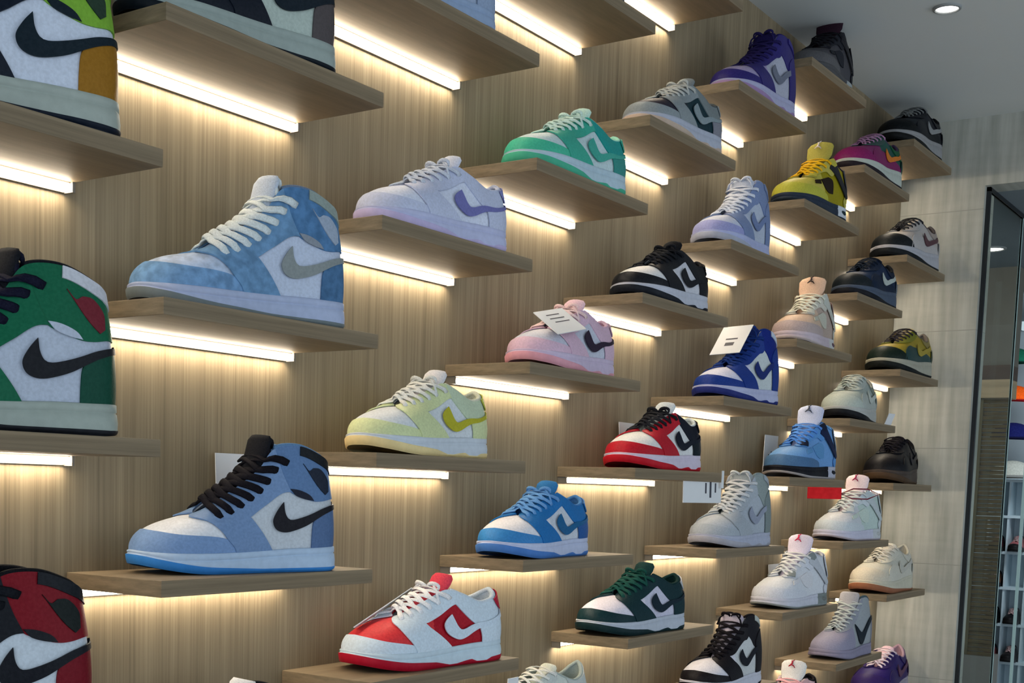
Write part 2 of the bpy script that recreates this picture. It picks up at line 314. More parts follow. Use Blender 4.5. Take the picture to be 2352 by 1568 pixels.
def tube(path, w, h, side, n=8, closed=False):
    """flat ribbon of elliptical section along path; side = approximate width direction per point"""
    path = np.array(path, float); V, F = [], []; m = len(path)
    for i, q in enumerate(path):
        t = path[(i + 1) % m] - path[i - 1] if closed else path[min(i + 1, m - 1)] - path[max(i - 1, 0)]
        t = t / (np.linalg.norm(t) + 1e-9); s = np.array(side[i] if np.ndim(side) > 1 else side, float); s = s - t * (s @ t); s /= np.linalg.norm(s) + 1e-9; b = np.cross(t, s)
        for j in range(n): a = 2 * math.pi * j / n; V.append(q + s * w * math.cos(a) + b * h * math.sin(a))
    R = m if closed else m - 1
    for i in range(R):
        for j in range(n): F.append((i * n + j, i * n + (j + 1) % n, ((i + 1) % m) * n + (j + 1) % n, ((i + 1) % m) * n + j))
    if not closed: F.append(tuple(range(n))[::-1]); F.append(tuple((m - 1) * n + j for j in range(n)))
    return V, F
def lace_mesh(k, rows, u0, u1, fat, bow, va=.66, vb=.84, sh=.06):
    out = []; us = np.linspace(u0, u1, rows); rnd = random.Random(7)
    def anchor(i, sg):
        u, v = us[i], va + (vb - va) * i / (rows - 1); uu = u if sg > 0 else 2 - u; return uu, v
    for i in range(rows):
        for sg in (1, -1):
            j = min(i + 1, rows - 1); (ua, v_a), (ub, v_b) = anchor(i, sg), anchor(j if i < rows - 1 else i, -sg)
            if i == rows - 1 and sg < 0: continue
            pts_ = []; lift = .016 + .010 * (sg > 0) + rnd.uniform(-.003, .005)
            fwd = S(k, us[i], 1.)[0] - S(k, min(us[i] + .08, .72), 1.)[0]; fwd[1] = 0; fwd /= np.linalg.norm(fwd) + 1e-9
            for t_ in np.linspace(0, 1, 5): 
                v = v_a + (1 - v_a) * t_; q = ua - sh * t_ * (1 if ua < 1 else -1); pts_.append(S(k, q, v)[0] + SN(k, q, v)[0] * (.013 + (.004 if t_ > 0 else -.008)))
            A0 = pts_[-1]; B = []
            for t_ in np.linspace(0, 1, 5):
                v = 1 - (1 - v_b) * t_; q = ub - sh * (1 - t_) * (1 if ub < 1 else -1); B.append(S(k, q, v)[0] + SN(k, q, v)[0] * (.013 + (.004 if t_ < 1 else -.008)))
            up = np.array([-fwd[2], 0, fwd[0]]); up *= np.sign(up[2]) if up[2] else 1
            for s_ in (.2, .4, .6, .8): pts_.append(A0 + (B[0] - A0) * s_ + up * lift * (4 * s_ * (1 - s_)) ** .7)
            pts_ += B; pts_[0] = pts_[0]; out.append(tube(pts_, fat, fat * .36, fwd))
    if bow:
        top = S(k, us[-1], 1.)[0]; top[1] = 0
        for sg in (1, -1):
            c = top + np.array([.030, 0, .018]); pts_ = []
            for a in np.linspace(0, 2 * math.pi, 15)[:-1]: pts_.append(c + np.array([.016 * math.sin(a) + .012, sg * (.070 * (1 - math.cos(a)) / 2 + .006), .018 * math.sin(a) + .010 * (1 - math.cos(a)) / 2 - .01]))
            out.append(tube(pts_, fat * .7, fat * .42, (0, .3, 1), n=6, closed=True))
            e = [c + np.array([0.01, sg * .01, 0]), c + np.array([.02, sg * .05, .004]), c + np.array([.03, sg * .085, -.03]), c + np.array([.03, sg * .098, -.07])]
            out.append(tube(e, fat * .6, fat * .42, (1, 0, 0), n=6))
    return merge(out)
def tongue_mesh(k, tip=0):
    T = TONGUE[k]; V, F = [], []; nw = 12; th = .013; rows = len(T)
    P_ = np.array([(q[0], 0, q[1]) for q in T]); P_[-3:, 2] += tip
    for i in range(rows):
        t = P_[min(i + 1, rows - 1)] - P_[max(i - 1, 0)]; t /= np.linalg.norm(t); nrm = np.array([t[2], 0, -t[0]]); nrm *= np.sign(nrm[0]) or 1
        wd = T[i][2] / 2; th_ = th if i < rows - 1 else th * .5
        for j in range(2 * nw):
            a = 2 * math.pi * j / (2 * nw); ca, sa = math.cos(a), math.sin(a)
            y = wd * np.sign(ca) * abs(ca) ** .6; d = th_ * np.sign(sa) * abs(sa) ** .7 - (y / max(wd, .01)) ** 2 * .022
            V.append(P_[i] + nrm * d + np.array([0, y, 0]))
    n = 2 * nw
    for i in range(rows - 1):
        for j in range(n): F.append((i * n + j, i * n + (j + 1) % n, (i + 1) * n + (j + 1) % n, (i + 1) * n + j))
    F.append(tuple(range(n))[::-1]); F.append(tuple((rows - 1) * n + j for j in range(n)))
    return V, F
def lining_mesh(k, cu):
    out = []
    U = np.linspace(cu, 2 - cu, 60); C_ = S(k, U, np.ones(60)); Nn = SN(k, U, np.ones(60) * .97); Nn[:, 2] *= .2
    V, F = [], []; n = 10; r = .013
    for i in range(60):
        nh = Nn[i] / (np.linalg.norm(Nn[i]) + 1e-9)
        for j in range(n): a = 2 * math.pi * j / n; V.append(C_[i] - nh * .010 + nh * r * math.cos(a) + np.array([0, 0, 1]) * r * math.sin(a))
    for i in range(59):
        for j in range(n): F.append((i * n + j, (i + 1) * n + j, (i + 1) * n + (j + 1) % n, i * n + (j + 1) % n))
    F.append(tuple(range(n))); F.append(tuple(59 * n + j for j in range(n))[::-1]); out.append((V, F))
    U = np.linspace(0, 2, 81)[:-1]; rows = [1.0, .8, .6, .4, .2]; V, F = [], []
    for v in rows:
        p = S(k, U, np.full(80, v)) - SN(k, U, np.full(80, v)) * .016; V += list(p)
    m = 80
    for a in range(len(rows) - 1):
        for i in range(m): F.append((a * m + i, a * m + (i + 1) % m, (a + 1) * m + (i + 1) % m, (a + 1) * m + i))
    c = len(V); V.append(np.array([.5, 0, .17])); b = (len(rows) - 1) * m
    for i in range(m): F.append((b + i, b + (i + 1) % m, c))
    out.append((V, F)); return merge(out)
def ring_mesh(k, sty, prof, u0=0., u1=2., cap=None, n=120):
    """prof(x, zt, zs, zb) -> list of (outset, z) rows; ring of rubber round the sole"""
    full = abs(u1 - u0 - 2) < 1e-6; U = np.linspace(u0, u1, n + 1)[:-1] if full else np.linspace(u0, u1, n)
    b, _ = SB(k, U); e = 1e-3; t = SB(k, U + e)[0] - SB(k, U - e)[0]; nh = np.stack([-t[:, 1], t[:, 0], 0 * t[:, 0]], 1); nh *= np.where((nh[:, 0] * (b[:, 0] - .5) + nh[:, 1] * b[:, 1]) > 0, 1, -1)[:, None]; nh /= np.linalg.norm(nh, axis=1)[:, None]
    x = b[:, 0]; zt = b[:, 2] + .010; zb, zs = sole_z(x, sty); rows = prof(x, zt, zs, zb); V, F = [], []
    for o, z in rows:
        q = b + nh * (o if np.ndim(o) == 0 else np.array(o)[:, None]); q[:, 2] = z; V += list(q)
    m = len(U); R = m if full else m - 1
    for a in range(len(rows) - 1):
        for i in range(R): F.append((a * m + i, a * m + (i + 1) % m, (a + 1) * m + (i + 1) % m, (a + 1) * m + i))
    if cap and full:
        bb = (len(rows) - 1) * m
        for i in range(m // 2):
            j = (m - i) % m; i2 = i + 1; j2 = (m - i2) % m
            if i == 0: F.append((bb, bb + m - 1, bb + 1))
            elif i2 < m // 2: F.append((bb + i, bb + j, bb + j2, bb + i2))
            else: F.append((bb + i, bb + j, bb + m // 2))
    return V, [f[::-1] for f in F]
def mid_prof(x, zt, zs, zb):
    g = np.clip(zt - .030, zs + .006, None)
    return [(-.004, zt - .004), (.006, zt), (.012, zt - .003), (.013, g + .004), (.009, g + .001), (.009, g - .001), (.0135, g - .005), (.017, (g + zs) / 2 - .004), (.016, zs)]
def out_prof(x, zt, zs, zb):
    return [(.008, zs + .001), (.0175, zs), (.0185, zs - .002), (.0165, (zs + zb) / 2), (.012, zb + .003), (.006, zb)]
def pieces(style, part):
    if part == 'air_window': return 2
    D = outline_sets(style)[1]; return len(D[part][1]) if part in D else 1
def part_mesh(style, sole, part, side=0):
    key = (style, part, side, sole if part in ('midsole', 'outsole', 'heel_unit') else '')
    if key in _pm: return _pm[key]
    k, D = outline_sets(style)
    if part in D:
        kk, ols, off = D[part]; vf = []
        for o in ols[side:side + 1]: vf.append(panel(kk, o[1], off, raw=True) if isinstance(o, tuple) else panel(kk, o, off))
        V, F = merge(vf)
    elif part == 'laces':
        cfg = {'high': (8, .375, .735, .0165, True, .58, .82, .10), 'dunkhigh': (8, .25, .70, .0125, True, .76, .84, .07), 'blazer': (8, .22, .69, .010, False, .82, .88, .05), 'low': (6, .24, .60, .013, True, .74, .82, .06), 'four': (6, .24, .64, .012, False, .80, .86, .05), 'five': (6, .20, .62, .010, False, .8, .88), 'run': (6, .20, .61, .010, False, .82, .88, .05)}[style]
        V, F = lace_mesh(k, *cfg)
    elif part == 'tongue': V, F = tongue_mesh(k, .03 if style in ('four', 'five') else -.035 if style == 'dunkhigh' else 0)
    elif part == 'lining': V, F = lining_mesh(k, {'high': .70, 'low': .63, 'mid': .69, 'run': .64}[k])
    elif part == 'midsole': V, F = ring_mesh(k, sole, mid_prof, *((-.70, .70) if sole == 'four' else (0., 2.)))
    elif part == 'heel_unit': V, F = ring_mesh(k, sole, mid_prof, .70, 1.30, n=60)
    elif part == 'outsole': V, F = ring_mesh(k, sole, out_prof, cap=True)
    elif part == 'air_window':
        V, F = [], []
        for sg in ((1, -1)[side],):
            bm = bmesh.new(); bmesh.ops.create_uvsphere(bm, u_segments=20, v_segments=10, radius=1)
            u, _ = .80, 0; bb = SB(k, np.array([u if sg > 0 else 2 - u]))[0][0]; n0 = len(V)
            for v in bm.verts: V.append((bb[0] + v.co.x * .055, bb[1] + sg * .012 + v.co.y * .008, .055 + v.co.z * .018))
            F += [tuple(v.index + n0 for v in f.verts) for f in bm.faces]; bm.free()
    elif part == 'tongue_logo':
        # small leaping-figure emblem on the tongue front
        T = TONGUE[k]; c = np.array([T[-3][0] + .022, 0, T[-3][1] + .03]); t = np.array([T[-1][0] - T[-4][0], 0, T[-1][1] - T[-4][1]]); t /= np.linalg.norm(t); nrm = np.array([t[2], 0, -t[0]])
        fig = [(0, .0), (.006, .012), (.002, .022), (.016, .034), (.014, .037), (-.002, .028), (-.008, .030), (-.010, .024), (-.006, .018), (-.010, .004), (-.026, -.014), (-.022, -.018), (-.004, -.006), (.012, -.012), (.022, -.024), (.026, -.020), (.014, -.004)]
        V = [c + np.array([0, a * 1.2, 0]) + t * b * 1.2 + nrm * .004 for a, b in fig] + [c + np.array([0, a * 1.2, 0]) + t * b * 1.2 + nrm * .001 for a, b in fig]; n = len(fig)
        F = [tuple(range(n)), tuple(range(2 * n - 1, n - 1, -1))] + [(i, i + n, (i + 1) % n + n, (i + 1) % n) for i in range(n)]
    me = mesh(f'{style}_{part}', V, F); _pm[key] = me; return me
# ------------------------------------------------------------------ the room
L, D, PZ, TH = .33, .1387, .13253, .0163
DX = [.0045, .0036, .0027, .0017, -.0067, -.0129, -.0070, .0029, .0120]
DZ = {-3: -.0035, -2: .0012, -1: -.0001, 0: .0018, 1: .0022, 2: .0016, 3: .0015, 4: .0006, 5: .0006, 6: -.0011}
def xcol(c): return (c - 1) * L + DX[c]
def zrow(k): return -k * PZ + DZ.get(k, 0)
XE, ZC, ZF = 2.712, .527, -1.90
struct('wall_back', boxmesh('wall_back', (-4, 0, ZF), (XE + .1, .1, ZC + .08)), M_WALL)
M_CEIL = plain('ceiling_paint', (222, 226, 224), .9, noise=.02, nscale=3)
struct('ceiling', boxmesh('ceiling', (-4, -5, ZC), (XE + .1, 0, ZC + .08)), M_CEIL)
struct('floor', boxmesh('floor', (-4, -5, ZF - .1), (6, 1.2, ZF)), plain('floor_grey', (196, 196, 194), .4, noise=.04))
# tiled end wall: pier beside the shelves and the header over the opening, one mesh
m, N, K, B = newmat('linen_stone_tile'); tc = N.new('ShaderNodeTexCoord')
mp = N.new('ShaderNodeMapping'); mp.inputs['Scale'].default_value = (1, 60, 5); K.new(tc.outputs['Object'], mp.inputs['Vector'])
nz = N.new('ShaderNodeTexNoise'); nz.inputs['Scale'].default_value = 1; nz.inputs['Detail'].default_value = 5; K.new(mp.outputs[0], nz.inputs['Vector'])
mp2 = N.new('ShaderNodeMapping'); mp2.inputs['Scale'].default_value = (1, 10, 60); K.new(tc.outputs['Object'], mp2.inputs['Vector'])
n2 = N.new('ShaderNodeTexNoise'); n2.inputs['Scale'].default_value = 1; n2.inputs['Detail'].default_value = 3; K.new(mp2.outputs[0], n2.inputs['Vector'])
av = N.new('ShaderNodeMath'); av.operation = 'MULTIPLY_ADD'; av.inputs[1].default_value = .22; K.new(n2.outputs['Fac'], av.inputs[0]); K.new(nz.outputs['Fac'], av.inputs[2])
rp = N.new('ShaderNodeValToRGB'); rp.color_ramp.elements[0].position = .30; rp.color_ramp.elements[1].position = .70; hf = N.new('ShaderNodeMath'); hf.operation = 'MULTIPLY'; hf.inputs[1].default_value = .82; K.new(av.outputs[0], hf.inputs[0])
rp.color_ramp.elements[0].color = (*lin((160, 160, 148)), 1); rp.color_ramp.elements[1].color = (*lin((196, 195, 184)), 1); K.new(hf.outputs[0], rp.inputs['Fac'])
sx = N.new('ShaderNodeSeparateXYZ'); K.new(tc.outputs['Object'], sx.inputs[0]); md = N.new('ShaderNodeMath'); md.operation = 'PINGPONG'; md.inputs[1].default_value = .15; K.new(sx.outputs['Z'], md.inputs[0])
lt = N.new('ShaderNodeMath'); lt.operation = 'LESS_THAN'; lt.inputs[1].default_value = .0012; K.new(md.outputs[0], lt.inputs[0])
mx = N.new('ShaderNodeMix'); mx.data_type = 'RGBA'; K.new(lt.outputs[0], mx.inputs['Factor']); K.new(rp.outputs['Color'], mx.inputs['A']); mx.inputs['B'].default_value = (*lin((160, 158, 148)), 1)
K.new(mx.outputs['Result'], B.inputs['Base Color']); B.inputs['Roughness'].default_value = .6; M_TILE = m
bm = bmesh.new()
for lo, hi in (((XE, -.206, ZF), (XE + .09, -.0005, ZC)), ((XE, -3.2, .357), (XE + .09, -.206, ZC))):
    r = bmesh.ops.create_cube(bm, size=1)
    for v in r['verts']: v.co = Vector([lo[i] + (v.co[i] + .5) * (hi[i] - lo[i]) for i in range(3)])
me = bpy.data.meshes.new('wall_right'); bm.to_mesh(me); bm.free(); struct('wall_right', me, M_TILE)
# annex behind the opening
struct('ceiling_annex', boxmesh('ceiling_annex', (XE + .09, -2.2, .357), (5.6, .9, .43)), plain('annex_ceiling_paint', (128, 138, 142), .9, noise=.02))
struct('wall_annex_back', boxmesh('wall_annex_back', (3.97, -.03, .026), (4.05, .9, .357)), plain('annex_plaster', (132, 126, 112), .9, noise=.05))
struct('wall_annex_side', boxmesh('wall_annex_side', (2.81, .9, ZF), (5.6, .95, .43)), plain('annex_plaster_side', (132, 126, 112), .9, noise=.05))
struct('wall_annex_end', boxmesh('wall_annex_end', (5.52, -2.2, ZF), (5.6, .9, .357)), plain('annex_end_paint', (150, 160, 166), .8, noise=.02))
tag(link('wall_beam', boxmesh('wall_beam', (3.93, -.03, -.022), (4.05, .9, .026)), plain('walnut_board', (92, 72, 54), .6, noise=.15, nscale=6, aniso=(1, 1, 14))), 'dark brown board running above the pale board behind the glass', 'board')
tag(link('wall_board', boxmesh('wall_board', (3.93, -.03, -.083), (4.05, .9, -.022)), plain('pale_pine_board', (196, 170, 130), .6, noise=.15, nscale=6, aniso=(1, 1, 14))), 'pale wooden board above the brown slatted blind behind the glass', 'board')
# bamboo blind of horizontal slats with upright tapes
bl = empty('slatted_blind', (3.96, .43, -.965)); tag(bl, 'dark olive-brown slatted bamboo blind behind the glass panel', 'blind')
V, F = [], []
for i in range(62):
    z0 = i * .0142; y0, y1 = -.46, .44; x0 = -.004 if i % 3 else -.010
    n = len(V)
    for x in (x0, .01):
        for y in (y0, y1):
            for z in (z0, z0 + .0122): V.append((x, y, z))
    F += [tuple(n + q for q in f) for f in ((0, 1, 3, 2), (4, 6, 7, 5), (0, 4, 5, 1), (2, 3, 7, 6), (0, 2, 6, 4), (1, 5, 7, 3))]
link('slats', mesh('slats', V, F, False), plain('bamboo_dark', (104, 86, 48), .7, noise=.4, nscale=9, aniso=(1, 2, 30)), bl)
for y in (-.365, -.20, 0, .2): link('tape', boxmesh('tape', (-.014, y - .012, 0), (-.0105, y + .012, .88)), plain('tape_khaki', (112, 102, 72), .8), bl)
tag(link('low_cabinet', boxmesh('low_cabinet', (3.93, -.03, ZF), (4.05, .9, -.965)), plain('cabinet_grey', (140, 136, 126), .6, noise=.03)), 'plain grey cabinet front below the bamboo blind', 'cabinet')
# glass panel with dark frame
gp = empty('glass_panel', (XE + .02, -.21, ZF)); tag(gp, 'tall greenish glass panel in a thin dark frame beside the tiled pier', 'glass panel')
m, N, K, B = newmat('greenish_glass'); B.inputs['Base Color'].default_value = (.94, .97, .94, 1); B.inputs['Transmission Weight'].default_value = 1; B.inputs['Roughness'].default_value = 0; B.inputs['IOR'].default_value = 1.03; M_GLASS = m
link('pane', boxmesh('pane', (.008, -.003, 0), (.385, .003, 2.246)), M_GLASS, gp)
M_FR = plain('frame_black_metal', (38, 40, 42), .4, metal=.3)
link('frame', merge_ := boxmesh('frame', (-.002, -.006, 0), (.008, .006, 2.256)), M_FR, gp)
link('frame_top', boxmesh('frame_top', (-.002, -.006, 2.246), (.60, .006, 2.256)), M_FR, gp)
link('polished_edge', boxmesh('polished_edge', (.385, -.004, 0), (.391, .004, 2.246)), glow_edge := plain('glass_edge', (205, 232, 224), .2), gp)
gd = empty('glass_door', (3.13, -.262, ZF)); tag(gd, 'narrow frameless glass door leaf right of the framed glass panel', 'glass door')
link('pane', boxmesh('pane_door', (0, -.003, 0), (.30, .003, 2.08)), M_GLASS, gd); link('polished_edge', boxmesh('edge_door', (-.006, -.004, 0), (0, .004, 2.08)), glow_edge, gd)
link('hinge_rail', boxmesh('hinge_rail', (-.002, -.007, 2.08), (.30, .007, 2.20)), M_FR, gd)
# far display unit with pigeonholes
M_WHITE = plain('display_white', (205, 222, 230), .6, noise=.02)
du_ = empty('display_unit', (5.36, 0, 0)); tag(du_, 'white pigeonhole display unit seen far through the opening', 'display unit')
link('back_panel', boxmesh('back_panel', (.10, -.4, -1.4), (.12, .40, -.33)), M_WHITE, du_)
for z in (-.335, -.492, -.650, -.806, -.968, -1.135, -1.3): link('shelf', boxmesh('cubby_shelf', (-.02, -.4, z - .012), (.10, .40, z)), M_WHITE, du_)
for y in (-.15, .0, .08, .160, .242, .325): link('divider', boxmesh('cubby_divider', (-.015, y - .004, -1.3), (.10, y + .004, -.335)), M_WHITE, du_)
tag(link('light_panel', boxmesh('light_panel', (5.44, .05, .32), (5.47, .262, .47)), glow('panel_glow', (.62, .80, .86), .9)), 'pale blue glowing panel above the caps behind the glass door', 'light panel')
def cap(z, y, col, label, brim):
    e = empty('cap', (5.30, y, z)); tag(e, label, 'cap', 'caps on the far wall')
    V, F = [], []; n = 24
    for i in range(9):
        a = i / 8 * math.pi / 2
        for j in range(n): t = 2 * math.pi * j / n; V.append((.075 * math.cos(a) * math.cos(t), .085 * math.cos(a) * math.sin(t), .075 * math.sin(a)))
    for i in range(8):
        for j in range(n): F.append((i * n + j, i * n + (j + 1) % n, (i + 1) * n + (j + 1) % n, (i + 1) * n + j))
    link('crown', mesh('crown', V, F), leather(col, 'mesh'), e)
    V, F = [], []
    for s in range(2):
        for j in range(17):
            t = math.pi * (.5 + j / 16); r = 1 if s else .9
            V.append((.075 * math.cos(t) - (.07 * math.sin(math.pi * j / 16) if s else 0), .085 * math.sin(t), -.012 * s))
    for j in range(16): F.append((j, j + 1, 17 + j + 1, 17 + j))
    n0 = len(V); V += [(a, b, c - .005) for a, b, c in V]; F += [tuple(q + n0 for q in f[::-1]) for f in F]
    link('brim', mesh('brim', V, F), leather(brim, 'mesh'), e)
    for q in [e]: q.scale = (1, 1.05, .85)
cap(.165, .262, (20, 95, 72), 'green cap, topmost of the four on the far wall', (12, 60, 50))
cap(.005, .252, (240, 92, 20), 'orange cap on the far wall below the green cap', (170, 20, 30))
cap(-.155, .242, (22, 28, 90), 'navy cap on the far wall between the orange and grey caps', (16, 20, 60))
cap(-.318, .232, (196, 196, 186), 'light grey cap, lowest of the four on the far wall', (150, 150, 146))
# downlights
def downlight(x, y, z, r, label):
    e = empty('downlight', (x, y, z)); tag(e, label, 'downlight')
    V, F = [], []; n = 40
    for rr, zz in ((r * 1.28, 0), (r * 1.25, -.004), (r * 1.05, -.005), (r, .0)):
        for j in range(n): V.append((rr * math.cos(2 * math.pi * j / n), rr * math.sin(2 * math.pi * j / n), zz))
    for a in range(3):
        for j in range(n): F.append((a * n + j, a * n + (j + 1) % n, (a + 1) * n + (j + 1) % n, (a + 1) * n + j))
    link('trim_ring', mesh('trim_ring', V, F), plain('trim_grey', (150, 152, 150), .5), e)
    V = [(r * math.cos(2 * math.pi * j / n), r * math.sin(2 * math.pi * j / n), -.002) for j in range(n)]
    link('lens', mesh('lens', V, [tuple(range(n))], False), glow('downlight_glow', (1, .98, .93), 9), e)
downlight(1.898, -.310, ZC, .021, 'round white downlight in the grey ceiling, upper right')
downlight(3.60, -.022, .357, .034, 'round downlight seen through the framed glass panel')
# ------------------------------------------------------------------ shelves
SHM = boxmesh('shelf_board', (0, -D, -TH), (L * .99, 0, 0), .0006)
DIF = boxmesh('diffuser', (.006, -.0135, -TH - .0072), (L * .99 - .004, -.004, -TH - .0012), .0018)
bm = bmesh.new()
for lo, hi in (((.003, -.0120, -TH - .0013), (L * .99 - .001, -.0004, -TH - .0001)), ((.003, -.0036, -TH - .0093), (L * .99 - .001, -.0004, -TH - .0013)), ((.002, -.0155, -TH - .0100), (.0055, -.0004, -TH - .0001)), ((L * .99 - .0036, -.0155, -TH - .0100), (L * .99 - .0005, -.0004, -TH - .0001))):
    r = bmesh.ops.create_cube(bm, size=1)
    for v in r['verts']: v.co = Vector([lo[i] + (v.co[i] + .5) * (hi[i] - lo[i]) for i in range(3)])
HOU = bpy.data.meshes.new('housing'); bm.to_mesh(HOU); bm.free()
def shelf(c, k, label):
    e = empty('display_shelf', (xcol(c), 0, zrow(k))); tag(e, label, 'shelf', 'oak shelves with light strips on the sneaker wall')
    link('board', SHM, M_SHELF, e); l = link('light_strip', HOU, M_HOUSE, e); link('diffuser', DIF, M_LED, l)
# ------------------------------------------------------------------ sneakers
W_ = (232, 236, 238)
PARTS = {
 'high': ['toe_box', 'quarter', 'toe_cap', 'eyestay', 'ankle_panel', 'heel_counter', 'collar_patch', 'ankle_wedge', 'ankle_logo', 'side_stripe', 'tongue', 'laces', 'lining', 'midsole', 'outsole'],
 'dunkhigh': ['toe_box', 'quarter', 'toe_cap', 'eyestay', 'ankle_panel', 'heel_counter', 'collar_patch', 'side_stripe', 'tongue', 'laces', 'lining', 'midsole', 'outsole'],
 'low': ['toe_box', 'quarter', 'toe_cap', 'eyestay', 'ankle_panel', 'heel_counter', 'heel_tab', 'side_stripe', 'tongue', 'laces', 'lining', 'midsole', 'outsole'],
 'blazer': ['toe_box', 'quarter', 'eyestay', 'heel_counter', 'side_stripe', 'tongue', 'laces', 'lining', 'midsole', 'outsole'],
 'four': ['toe_box', 'quarter', 'toe_cap', 'eyestay', 'mesh_panel', 'side_mesh', 'wing', 'heel_tab', 'heel_counter', 'lace_wing', 'tongue', 'tongue_logo', 'laces', 'lining', 'midsole', 'heel_unit', 'air_window', 'outsole'],
 'run': ['toe_box', 'quarter', 'toe_cap', 'side_panel', 'eyestay', 'ankle_panel', 'heel_counter', 'side_stripe', 'tongue', 'laces', 'lining', 'midsole', 'outsole'],
}
PARTS['five'] = PARTS['four']
SOLE = {'high': 'cup', 'dunkhigh': 'wave', 'low': 'wave', 'blazer': 'thin', 'four': 'four', 'five': 'four', 'run': 'run'}
def sneaker(c, k, x, y, yaw, s, style, cols, label, cat='sneaker', name=None, suede=()):
    """cols: part -> colour; 'o' overlays default, 'b' base default"""
    e = empty(name or {'high': 'high_top_sneaker', 'dunkhigh': 'high_top_sneaker', 'blazer': 'high_top_sneaker', 'low': 'low_top_sneaker', 'four': 'basketball_sneaker', 'five': 'basketball_sneaker', 'run': 'running_sneaker'}[style],
              (xcol(c) + x, y, zrow(k) + .0004), math.pi + math.radians(yaw), s)
    tag(e, label, 'sneaker', 'sneakers on the wall shelves')
    grp = {'toe_box': 'b', 'quarter': 'b', 'toe_cap': 'o', 'eyestay': 'o', 'ankle_panel': 'o', 'heel_counter': 'o', 'collar_patch': 'o', 'ankle_wedge': 'o', 'ankle_logo': 'side_stripe', 'heel_tab': 'o', 'side_panel': 'o',
           'tongue': 'b', 'laces': 'o', 'lining': 'b', 'mesh_panel': 'o', 'side_mesh': 'mesh_panel', 'wing': 'o', 'lace_wing': 'wing', 'tongue_logo': 'side_stripe', 'heel_unit': 'midsole', 'air_window': 'outsole', 'side_stripe': 'o', 'midsole': 'b', 'outsole': 'o'}
    for p in PARTS[style]:
        col = cols.get(p); g = p
        while col is None and g in grp: g = grp[g]; col = cols.get(g)
        if col == 0: continue
        kind = 'rubber' if p in ('midsole', 'outsole', 'heel_unit', 'air_window') else 'mesh' if p in ('laces', 'lining', 'mesh_panel', 'side_mesh', 'tongue') else 'suede' if p in suede else 'leather'
        for side in range(pieces(style, p)): link(p, part_mesh(style, SOLE[style], p, side), leather(col, kind), e, slot_obj=True)
    return e
def A(c):
    """photo-tone colour -> leather colour under the shop light"""
    r = [min(.84, v / q) for v, q in zip(lin(c), (.66, .75, .87))]
    return tuple(int(round(255 * (12.92 * v if v <= .0031308 else 1.055 * v ** (1 / 2.4) - .055))) for v in r)
WH = (176, 188, 206); BK = (15, 18, 26)
